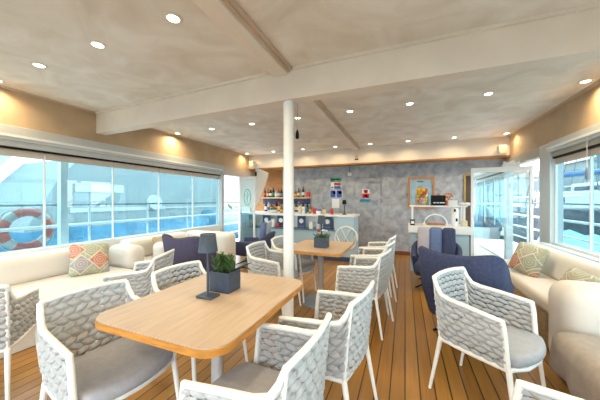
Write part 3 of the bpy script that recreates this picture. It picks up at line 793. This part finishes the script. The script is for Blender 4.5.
MB().lathe([(.052, .235), (.046, .31), (.03, .335), (.004, .338)], n=24).build('lamp_shade', M['black'], bl)

# ---- signs on the back wall
def sign(name, x0, y0, x1, y1, bands, label, cat='sign'):
    a = on_y(x0, y1, YB); b_ = on_y(x1, y0, YB); W, Hh = b_.x-a.x, b_.z-a.z
    mats = [M['paper']]; mb = MB().box(0, -.006, 0, W, -.001, Hh)
    for (u0, v0, u1, v1, k) in bands:
        mats.append(M[k]); mb.box(u0*W, -.008, v0*Hh, u1*W, -.006, v1*Hh, len(mats)-1)
    o = mb.build(name, mats); o.location = (a.x, YB, a.z); return tag(o, label, cat, 'safety signs on the bar wall')
sign('exit_sign', 330.5, 177.8, 341.5, 181.6, [(0, 0, 1, 1, 'green'), (.10, .3, .30, .75, 'paper'), (.42, .40, .9, .60, 'paper')], 'green and white exit sign, topmost in the column of wall signs')
sign('wall_sign', 330.8, 182.5, 341.3, 189.2, [(.33, .55, .96, .97, 'red'), (.33, .05, .96, .45, 'blue'), (.06, .12, .26, .38, 'blue'), (.45, .70, .88, .78, 'paper'), (.45, .2, .88, .28, 'paper')], 'white sign with a red and a blue panel, directly below the green exit sign')
sign('wall_sign', 330, 190, 342.3, 197.9, [(.03, .04, .47, .96, 'blue'), (.53, .04, .97, .96, 'blue'), (.24, .45, .46, .93, 'red'), (.68, .5, .96, .93, 'red')], 'pair of blue and red safety panels on the bar wall')
sign('wall_notice', 332, 198.6, 339.3, 208, [], 'blank looking white paper notice under the column of wall signs')
sign('warning_sign', 362, 189.3, 369.6, 198.4, [(.22, .58, .78, .96, 'red'), (.36, .68, .64, .86, 'paper'), (.02, .03, .98, .54, 'red'), (.3, .12, .75, .4, 'orange')], 'white and red prohibition sign on the flush door')
sign('wall_sign', 360, 199, 371.3, 202.4, [(0, 0, 1, 1, 'cyan'), (.08, .3, .24, .7, 'paper'), (.34, .4, .92, .6, 'paper')], 'narrow blue strip sign below the red prohibition sign')
p = on_y(349.6, 174.3, YB)
ck = thing('wall_clock', (p.x, YB, p.z), 'small round white wall dial hanging on a dark cord above the signs', 'clock')
dl = MB().lathe([(.055, -.001), (.055, -.02), (.047, -.024)], n=24, axis='y').build('dial', M['paper'], ck)
MB().tube([(0, -.006, .055), (0, -.006, 2.264-p.z)], .005, 6).build('cord', M['black'], ck)
MB().box(-.003, -.028, -.002, .003, -.0245, .035).box(-.002, -.028, -.003, .024, -.0245, .003).build('hands', M['base'], dl)
p = on_y(356.6, 157.5, 6.66)
ys = thing('beam_sign', (p.x, 6.66, p.z-.065), 'small yellow notice with a black band on the beam over the bar', 'sign')
MB().box(-.045, -.006, 0, .045, -.001, .13).build('plate', M['cream'], ys); MB().box(-.045, -.009, .0, .045, -.0065, .035).build('black_band', M['black'], ys); MB().prism([(-.03, .05), (.03, .05), (0, .105)], (-.009, -.0065), 'y').build('triangle', M['yellow'], ys)
# ---- speakers at beam ends
def speaker(px_, py_, Y, label):
    p = on_y(px_, py_, Y)
    t = thing('wall_speaker', (p.x, Y, p.z), label, 'speaker', 'cream box speakers')
    MB().box(-.07, -.07, -.09, .07, .07, .09).build('cabinet', M['brass'], t, .012); MB().box(-.055, -.074, -.075, .055, -.0705, .075).build('grille', M['cream'], t)
    MB().box(-.02, .07, -.03, .02, 6.654-Y, .03).build('bracket', M['brass'], t)
speaker(502, 150, 6.50, 'cream box speaker on the right end of the beam over the bar')
speaker(252.6, 164.5, 6.50, 'cream box speaker on the left end of the beam over the bar')

# ================================================================ reception counter
rc = thing('reception_counter', (.6, 5.7, 0), 'pale blue reception counter with a white top behind the lounge chairs', 'counter')
def PR(mb, n, m, bv=0):
    o = mb.build(n, m, rc, bv); o.location = (-.6, -5.7, 0); return o
PR(MB().box(.10, 5.42, .0, 1.06, 6.0, .74), 'body', M['bar'], .004)
PR(MB().box(.06, 5.38, .741, 1.09, 6.03, .872), 'worktop', M['white'], .006)
wv = MB()
for k in range(3):
    xa = .16+.30*k
    wv.tube([(xa+.10*sin(q*.7), 5.416, .12+.042*q) for q in range(14)], .004, 5)
PR(wv, 'wave_drawing', M['barm'])
PR(MB().box(.09, 5.72, 1.225, 1.09, 6.02, 1.25), 'upper_shelf', M['white'], .004)
for i, (xx, yy) in enumerate(((.14, 5.75), (.14, 5.99), (1.04, 5.75), (1.04, 5.99))):
    PR(MB().box(xx-.016, yy-.016, .873, xx+.016, yy+.016, 1.2245), 'shelf_post', M['white'])
def rx(px_, Y=5.85): return on_y(px_, 205, Y).x
ZS = 1.251
fj = thing('fruit_jar', (rx(422), 5.85, ZS), 'large glass jar heaped with yellow and orange fruit on the reception shelf', 'jar')
MB().lathe([(.115, 0), (.125, .01), (.13, .24), (.12, .26), (.124, .24), (.12, .012)], n=24).build('glass', M['plain'], fj)
rng = random.Random(11)
for k in range(30):
    lay = k//6; a = k%6*2*pi/5+lay*.6; rr = .078 if k % 6 else .0
    o = MB().lathe([(.004, -.036), (.022, -.030), (.036, -.010), (.036, .010), (.022, .030), (.004, .036)], n=12).build('fruit', M['yellow' if k % 3 else 'orange'])
    o.location = (fj.location.x+cos(a)*rr, 5.85+sin(a)*rr, ZS+.05+lay*.062+(.012 if rr else 0)); tag(o, 'yellow fruit in the glass jar on the reception shelf' if k % 3 else 'orange fruit in the glass jar on the reception shelf', 'fruit', 'fruit in the glass jar' if k % 3 else 'orange fruit in the glass jar')
bb = thing('black_box', (rx(438), 5.85, ZS), 'black box with a row of white lettering on the reception shelf', 'box')
bbx = MB().box(-.125, -.08, 0, .125, .08, .20).build('box', M['black'], bb, .004)
tx = MB()
for u in (-.09, -.035, .02, .065): tx.box(u, -.083, .045, u+.042, -.0805, .065)
tx.build('white_lettering', M['paper'], bbx)
ft = thing('flower_pot', (rx(446.5, 5.93), 5.978, ZS), 'pot of red and yellow flowers behind the black box', 'plant')
MB().lathe([(.035, 0), (.045, .10), (.04, .10)], n=14).build('pot', M['orange'], ft)
mb = MB(); mr = MB()
for j in range(26):
    a = j*2.4; l = .03+.08*((j*7) % 10)/10; z0_ = .12+.012*j % .14
    (mb if j % 2 else mr).lathe([(.004, -.02), (.024, 0), (.004, .02)], (cos(a)*l*1.5, sin(a)*l*.3, .13+.13*((j*3) % 7)/7), 7)
mb.build('yellow_blooms', M['cream'], ft); mr.build('red_blooms', M['orange'], ft)
boxthing('tissue_box', rx(452), 5.80, ZS, .075, .06, .105, 'paper', 'white tissue box on the reception shelf beside the black box', 'box')
for px_, lab in ((462, 'white folded cloth on the right end of the reception shelf, left of two'), (467.5, 'white folded cloth on the right end of the reception shelf, right of two')):
    o = MB().rbox((0, 0, .03), (.045, .05, .03), .028, n=3).build('folded_cloth', M['paper']); o.location = (rx(px_), 5.86, ZS); tag(o, lab, 'cloth', 'folded cloths')
# on the counter
Zc = .873
ar = MB().tube([(.20*cos(a*pi/20), 0, .012+.20*sin(a*pi/20)) for a in range(21)], .014, 8); o = ar.build('arch_stand', M['white']); o.location = (rx(435.5, 5.6), 5.6, Zc); tag(o, 'white half-hoop arch standing on the reception counter', 'stand')
o = MB().box(-.16, -.07, 0, .16, .07, .02).box(-.14, -.06, .02, .14, .06, .032, 1).build('menu_tray', [M['wood'], M['orange']]); o.location = (rx(435.5, 5.75), 5.72, Zc); tag(o, 'orange brown tray lying under the white arch', 'tray')
cr = thing('card_reader', (rx(412.5, 5.5), 5.5, Zc), 'small black card reader with a white screen on the left end of the reception counter', 'card reader')
MB().prism([(-.05, 0), (.05, 0), (.04, .11), (-.02, .11)], (-.04, .04), 'x').build('body', M['black'], cr); MB().box(-.028, -.05, .03, .028, -.042, .085).build('screen', M['paper'], cr)
pr = thing('paper_roll_stand', (rx(455, 5.6), 5.6, Zc), 'tall white paper roll with dark spots on the reception counter', 'roll')
MB().lathe([(.055, 0), (.055, .33), (.02, .335)], n=20).build('roll', M['paper'], pr); MB().lathe([(.0, .0), (.02, .005), (.012, .06)], (.02, -.056, .09), 8).lathe([(.0, .0), (.02, .005), (.012, .05)], (-.01, -.056, .27), 8).build('dark_spots', M['black'], pr)
o = MB().rbox((0, 0, .055), (.05, .05, .055), .02, n=3).build('canister', M['cream']); o.location = (rx(464, 5.6), 5.6, Zc); tag(o, 'cream canister on the right end of the reception counter', 'canister')
# poster
a = on_y(408, 208.5, YB); b_ = on_y(434.3, 177, YB); W, Hh = b_.x-a.x, b_.z-a.z
po = thing('framed_poster', (a.x, YB, a.z), 'framed blue poster in an orange wood frame on the bar wall', 'picture')
fw = .045
MB().box(0, -.03, 0, fw, -.001, Hh).box(W-fw, -.03, 0, W, -.001, Hh).box(fw, -.03, 0, W-fw, -.001, fw).box(fw, -.03, Hh-fw, W-fw, -.001, Hh).build('frame', M['pframe'], po)
prn = MB().box(fw, -.012, fw, W-fw, -.001, Hh-fw).build('print', M['poster'], po)
pt = MB()
for u in (.36, .42, .48, .54): pt.box(u*W, -.0145, .845*Hh, (u+.045)*W, -.0125, .885*Hh)
pt.build('title_lettering', M['bard'], prn)
MB().lathe([(.055, -.0145), (.055, -.0125)], (W*.45, 0, Hh*.66), 16, axis='y').prism([(W*.25, Hh*.12), (W*.62, Hh*.12), (W*.55, Hh*.52), (W*.35, Hh*.52)], (-.0145, -.0125), 'y', 1).build('printed_shapes', [M['tan'], M['lilac']], prn)
# gilt doorway at the wall end
dr = MB(); a = 1.09
dr.box(1.25, YB-.03, 0, 1.285, YB-.001, 1.95).box(1.41, YB-.03, 0, 1.445, YB-.001, 1.95).box(1.285, YB-.03, 1.915, 1.41, YB-.001, 1.95)
dd = dr.build('door_4', M['gold']); dd['kind'] = 'structure'
MB().box(1.286, YB-.015, .0, 1.409, YB-.001, 1.914).build('panel', M['brown'], dd)
wl = thing('picture_light', (1.40, YB-.03, 2.00), 'small brass lamp over the dark gilt panel at the right end of the bar wall', 'lamp')
MB().tube([(0, .028, 0), (0, -.06, .03)], .01, 8).build('arm', M['gold'], wl); MB().lathe([(.045, -.03), (.03, .03), (.005, .035)], (0, -.08, .02), 14).build('lamp_shade', M['gold'], wl); MB().lathe([(.028, -.034), (.028, -.028)], (0, -.08, .02), 12).build('bulb', M['lamp'], wl)
# pole hook and bell rope
p = on_y(297.3, 125, 2.60)
br = thing('bell_rope', (p.x, 2.60, 0), 'rope with a dark tassel hanging from the cross beam behind the white pole', 'rope')
MB().box(-.012, -.079, 2.38, .012, -.0, 2.41).build('hook', M['steel'], br)
MB().tube([(0, 0, 2.40), (.003, 0, 2.25), (0, 0, 2.10)], .005, 6).build('cord', M['rope'], br)
MB().lathe([(.006, 2.12), (.018, 2.08), (.020, 2.03), (.012, 2.02)], n=12).build('tassel', M['black'], br)
# blind cord on the right
p = on_x(587, 140, XR-.06)
bc = thing('blind_cord', (p.x, p.y, 0), 'thin white pull cord with a knot hanging in front of the right window', 'cord')
MB().tube([(0, 0, 2.09), (0, .0, 1.72)], .004, 6).build('cord', M['white'], bc)
MB().lathe([(.004, 1.74), (.018, 1.70), (.02, 1.64), (.01, 1.60), (.004, 1.58)], n=10).build('knot', M['base'], bc)
# papers on top of the open door
o = MB().prism([(0, 0), (.26, 0), (.25, .09), (.20, .06), (.17, .11), (.08, .07), (.03, .10)], (-.005, .005), 'y').build('paper_notice', M['paper']); o.location = (1.55, 5.484, 1.931)
tag(o, 'crumpled white paper resting on top of the open right glass door', 'paper')

# ================================================================ OUTSIDE
struct('sea', B(-160, -60, -2.6, 160, 260, -2.5), M['water'])
struct('deck_left', B(-5.6, -4, -.25, XL-.13, 11, -.02), M['deckout'])
struct('deck_right', B(XR+.13, -4, -.25, 3.35, 11, -.02), M['deckout'])
struct('deck_back', B(XL-.13, YB+2.61, -.25, XR+.13, 11, -.02), M['deckout'])
def railing(name, X, y0, y1, step, label, off=0):
    t = thing(name, (X, (y0+y1)/2, -.02), label, 'railing')
    yc = (y0+y1)/2
    MB().tube([(0, y0-yc, 1.30), (0, y1-yc, 1.30)], .018, 8).build('handrail', M['darkrail'], t)
    for z, r in ((.95, .028), (.62, .022), (.32, .018)):
        MB().tube([(0, y0-yc, z), (0, y1-yc, z)], r, 8).build('bar', M['rail'], t)
    y = y0+off
    while y < y1:
        MB().tube([(0, y-yc, 0), (0, y-yc, 1.30)], .02, 8).build('post', M['rail'], t); y += step
    return t
railing('deck_railing', -5.30, -2, 10.5, 1.15, 'pale metal deck railing outside the left windows', .35)
railing('deck_railing', 3.1, -2, 10.5, 1.3, 'pale metal deck railing outside the right windows', .5)
p = on_x(63, 200, -5.12)
ps = thing('deck_post', (p.x, p.y, -.02), 'pale vertical post outside the left windows beside the lifebuoy', 'post')
MB().box(-.05, -.055, 0, .05, .055, 2.9).build('post', M['rail'], ps, .008); MB().box(-.09, -.09, 0, .09, .09, .02).build('foot_plate', M['rail'], ps)
# lifebuoy
c = on_x(27, 229.5, -5.387)
lbz = thing('lifebuoy', (c.x, c.y, c.z), 'red lifebuoy with grey bands hung on the railing outside the left window', 'lifebuoy')
R1, r1 = .265, .062
def torus_arc(a0, a1, rr, n=14):
    return MB().tube([(0, R1*cos(a0+(a1-a0)*i/n), R1*sin(a0+(a1-a0)*i/n)) for i in range(n+1)], rr, 12, up=(1, 0, 0))
MB().tube([(0, R1*cos(a*pi/24), R1*sin(a*pi/24)) for a in range(48)], r1, 12, closed=True, up=(1, 0, 0)).build('ring', M['buoy'], lbz)
for k in range(4):
    a = pi/4+k*pi/2; torus_arc(a-.22, a+.22, r1*1.02).build('band', M['buoyw'], lbz)
MB().tube([(.03, (R1+.085+.02*cos(a*pi/3))*cos(a*pi/24), (R1+.085+.02*cos(a*pi/3))*sin(a*pi/24)) for a in range(48)], .008, 6, closed=True, up=(1, 0, 0)).build('grab_rope', M['rope'], lbz)
# big moored ship on the left
shp = thing('moored_ship', (-15, 14, -2.5), 'large pale blue ship moored alongside, filling the left windows', 'ship')
def PS(mb, n, m):
    o = mb.build(n, m, shp); o.location = (15, -14, 2.5); return o
hull = [(5.2, -2.5), (5.2, -.5), (6.6, 2.3), (7.4, 3.3), (8.6, 3.55), (32, 3.3), (32, -2.5)]
PS(MB().prism(hull, (-19, -14), 'x'), 'hull', M['hull'])
PS(MB().box(-13.99, 7.2, 1.75, -13.96, 9.4, 2.15).box(-13.99, 7.0, .78, -13.96, 12, .98).box(-13.99, 12, .84, -13.96, 30, .92), 'white_band', M['hullw'])
PS(MB().lathe([(.45, -13.99), (.42, -13.75)], (0, 11.2, 1.2), 24, axis='x'), 'fender', M['hullw'])
PS(MB().tube([(-14.2, 22, 3.3), (-14.2, 24.5, 1.6)], .09, 6), 'anchor_chain', M['black'])
wh = thing('white_vessel', (-17, 3.5, -2.5), 'white high-sided vessel with a raked bow at the far left beyond the railing', 'ship')
def PW(mb, n, m):
    o = mb.build(n, m, wh); o.location = (17, -3.5, 2.5); return o
PW(MB().prism([(-6, -2.5), (4.5, -2.5), (4.8, .5), (7.4, 4.0), (7.0, 4.2), (-6, 3.0)], (-23, -19.5), 'x'), 'hull', M['hullw'])
PW(MB().box(-23, -3, 2.9, -20, 3.0, 7.0), 'superstructure', M['hullw'])
PW(MB().tube([(-19.3, 2.0, 2.5), (-19.3, 8.0, 5.6)], .22, 8), 'boom', M['rail'])
PW(MB().box(-19.45, 4.2, 2.7, -19.2, 4.9, 3.3), 'winch', M['darkrail'])
bt = thing('covered_boat', (-8.2, 5.8, -2.5), 'small boat under a teal tarpaulin floating beside the left railing', 'boat')
def tb(parent, L, Wd, m0, m1, z1=1.9, cover=True):
    o = []
    K = 14
    vs = []
    for i in range(K+1):
        q = i/K*2-1; w = Wd*math.sqrt(max(.02, 1-abs(q)**2.6)); y = q*L
        for (a, z) in ((-.15, 0), (-.8, .5), (-1, z1*.68), (1, z1*.68), (.8, .5), (.15, 0)): vs.append((a*w, y, z))
    n = 6; fs = [(i*n+j, i*n+(j+1) % n, (i+1)*n+(j+1) % n, (i+1)*n+j) for i in range(K) for j in range(n)]+[tuple(range(n)), tuple(range(K*n, K*n+n))[::-1]]
    MB().add(vs, fs, 0, False).build('hull', M[m0], parent)
    vs = []
    for i in range(K+1):
        q = i/K*2-1; w = 1.03*Wd*math.sqrt(max(.02, 1-abs(q)**2.6)); y = q*L*.98
        for (a, z) in ((-1, z1*.60), (-1, z1*.70), (-.5, z1*.92+.05*sin(i*1.7)), (0, z1*1.08+.05*sin(i*2.1)), (.5, z1*.92+.05*sin(i*1.3)), (1, z1*.70), (1, z1*.60)): vs.append((a*w, y, z))
    n = 7; fs = [(i*n+j, i*n+(j+1) % n, (i+1)*n+(j+1) % n, (i+1)*n+j) for i in range(K) for j in range(n)]+[tuple(range(n)), tuple(range(K*n, K*n+n))[::-1]]
    MB().add(vs, fs, 0, True).build('tarpaulin', M[m1], parent)
tb(bt, 3.6, 1.1, 'hullw', 'tarp', 2.9)
bt2 = thing('covered_boat', (-8.9, 13.2, -2.5), 'longer boat under a blue tarpaulin farther along the left side', 'boat'); tb(bt2, 3.6, 1.2, 'hullw', 'tarp', 3.1)
# right side boats
rb = thing('covered_boat', (4.4, 8.8, -2.5), 'dinghy under a green teal tarpaulin beside the right railing', 'boat'); tb(rb, 2.6, 1.1, 'hullw', 'tarp2', 2.75)
def sailboat(x, y, L, h, hm, label, rz=0):
    t = thing('sailing_boat', (x, y, -2.5), label, 'boat', 'moored sailing boats', rz)
    K = 14; vs = []
    for i in range(K+1):
        q = i/K*2-1; w = L*.17*math.sqrt(max(.01, 1-abs(q)**2.4)); yy = q*L/2*(1.0)
        for (a, z) in ((-.1, 0), (-.85, .5), (-1, h), (1, h), (.85, .5), (.1, 0)): vs.append((a*w, yy, z))
    n = 6; fs = [(i*n+j, i*n+(j+1) % n, (i+1)*n+(j+1) % n, (i+1)*n+j) for i in range(K) for j in range(n)]+[tuple(range(n)), tuple(range(K*n, K*n+n))[::-1]]
    MB().add(vs, fs).build('hull', M[hm], t)
    cb = MB().box(-L*.09, -L*.2, h, L*.09, L*.12, h+.7).build('cabin', M['hullw'], t, .05)
    MB().box(-L*.091, -L*.16, h+.25, L*.091, L*.08, h+.5).build('cabin_window', M['darkboat'], cb)
    MB().tube([(0, L*.05, h), (0, L*.05, h+9)], [.08, .05], 8).build('mast', M['darkrail'], t)
    MB().tube([(0, L*.05, h+1.5), (0, -L*.32, h+1.4)], .12, 8).build('boom', M['navyhull'], t)
    rg = MB()
    for a in (-1, 1): rg.tube([(a*L*.15, 0, h), (0, L*.05, h+8.6)], .025, 5)
    rg.tube([(0, L*.48, h), (0, L*.05, h+8.9)], .025, 5).tube([(0, -L*.48, h), (0, L*.05, h+8.9)], .025, 5)
    rg.build('rigging', M['darkrail'], t)
    MB().tube([(-L*.15, -L*.4, h+.5), (-L*.165, 0, h+.5), (-L*.13, L*.3, h+.5)], .03, 6).build('guard_rail', M['rail'], t)
sailboat(6.7, 15.2, 8, 3.5, 'darkboat', 'dark hulled sailing boat nearest the right windows', .05)
sailboat(11.2, 21.5, 11, 4.2, 'navyhull', 'blue hulled sailing boat behind the dark one on the right', .0)
sailboat(9.0, 33, 10, 2.9, 'hullw', 'white sailing boat far off beyond the right door', .3)
sailboat(18, 31, 10, 4.0, 'navyhull', 'blue sailing boat at the far right of the harbour', .4)
b3 = thing('covered_boat', (4.6, 22, -2.5), 'boat under a teal tarpaulin seen through the open right glass door', 'boat'); tb(b3, 3.0, 1.3, 'hullw', 'tarp', 3.2)
# quay and far buildings
struct('quay', B(-60, 46, -2.5, 90, 70, -1.2), M['build_'])
def house(x, y, w, d, h, label):
    t = thing('harbour_building', (x, y, -1.2), label, 'building', 'harbour buildings')
    wl_ = MB().box(-w/2, -d/2, 0, w/2, d/2, h).build('wall', M['build_'], t)
    MB().prism([(-w/2-.3, h), (w/2+.3, h), (0, h+w*.16)], (-d/2-.3, d/2+.3), 'y').build('roof', M['roofm'], t)
    n = max(2, int(w/3))
    for i in range(n):
        for k in range(int(h/3)):
            xx = -w/2+w*(i+.5)/n
            MB().box(xx-.5, -d/2-.05, 1+3*k, xx+.5, -d/2-.001, 2.4+3*k).build('window', M['darkrail'], wl_)
house(14, 54, 12, 8, 6, 'low pale harbour building straight beyond the right door')
house(28, 52, 10, 8, 8, 'tall pale harbour building behind the masts on the right')
house(43, 50, 12, 8, 6, 'pale harbour building at the far right behind the boats')
house(-30, 56, 14, 8, 6, 'pale harbour building beyond the left door opening')
bsh = thing('quay_bushes', (-11.0, 18.4, -2.5), 'green bushes on the quay seen through the left door opening', 'bush')
MB().box(-2.9, -1.5, 0, 6, 3.5, 2.0).build('planting_bed', M['build_'], bsh)
mb = MB(); rng = random.Random(5)
for k in range(420):
    x, y, z = rng.uniform(-2.6, 5.8), rng.uniform(-1.3, 3.0), rng.uniform(2.0, 3.1)
    a = rng.uniform(0, 6.28); leaf_mb(mb, (x, y, z), (x+cos(a)*.45, y+sin(a)*.45, z+rng.uniform(.1, .5)), .16)
mb.build('foliage', M['bush'], bsh)

# ================================================================ light
w = bpy.data.worlds.new('sky'); SC.world = w; w.use_nodes = True
bg = w.node_tree.nodes['Background']; nt = w.node_tree
tc = nt.nodes.new('ShaderNodeTexCoord'); sp = nt.nodes.new('ShaderNodeSeparateXYZ'); rp = nt.nodes.new('ShaderNodeValToRGB')
nt.links.new(tc.outputs['Generated'], sp.inputs[0]); nt.links.new(sp.outputs['Z'], rp.inputs['Fac']); nt.links.new(rp.outputs['Color'], bg.inputs['Color'])
rp.color_ramp.elements[0].position = 0; rp.color_ramp.elements[0].color = (.96, .98, 1, 1); rp.color_ramp.elements[1].position = .6; rp.color_ramp.elements[1].color = (.80, .90, 1, 1)
bg.inputs['Strength'].default_value = 4.8
sd = bpy.data.lights.new('sun', 'SUN'); sd.energy = 3.5; sd.angle = radians(3); sd.color = (1, .96, .9)
so = bpy.data.objects.new('sun', sd); COL.objects.link(so); so.rotation_euler = Vector((0.02, 1, 1.1)).to_track_quat('Z', 'Y').to_euler(); so.location = (0, 0, 20)
vs = SC.view_settings; vs.view_transform = 'Standard'; vs.look = 'None'; vs.gamma = 1; vs.use_curve_mapping = False; vs.exposure = .52
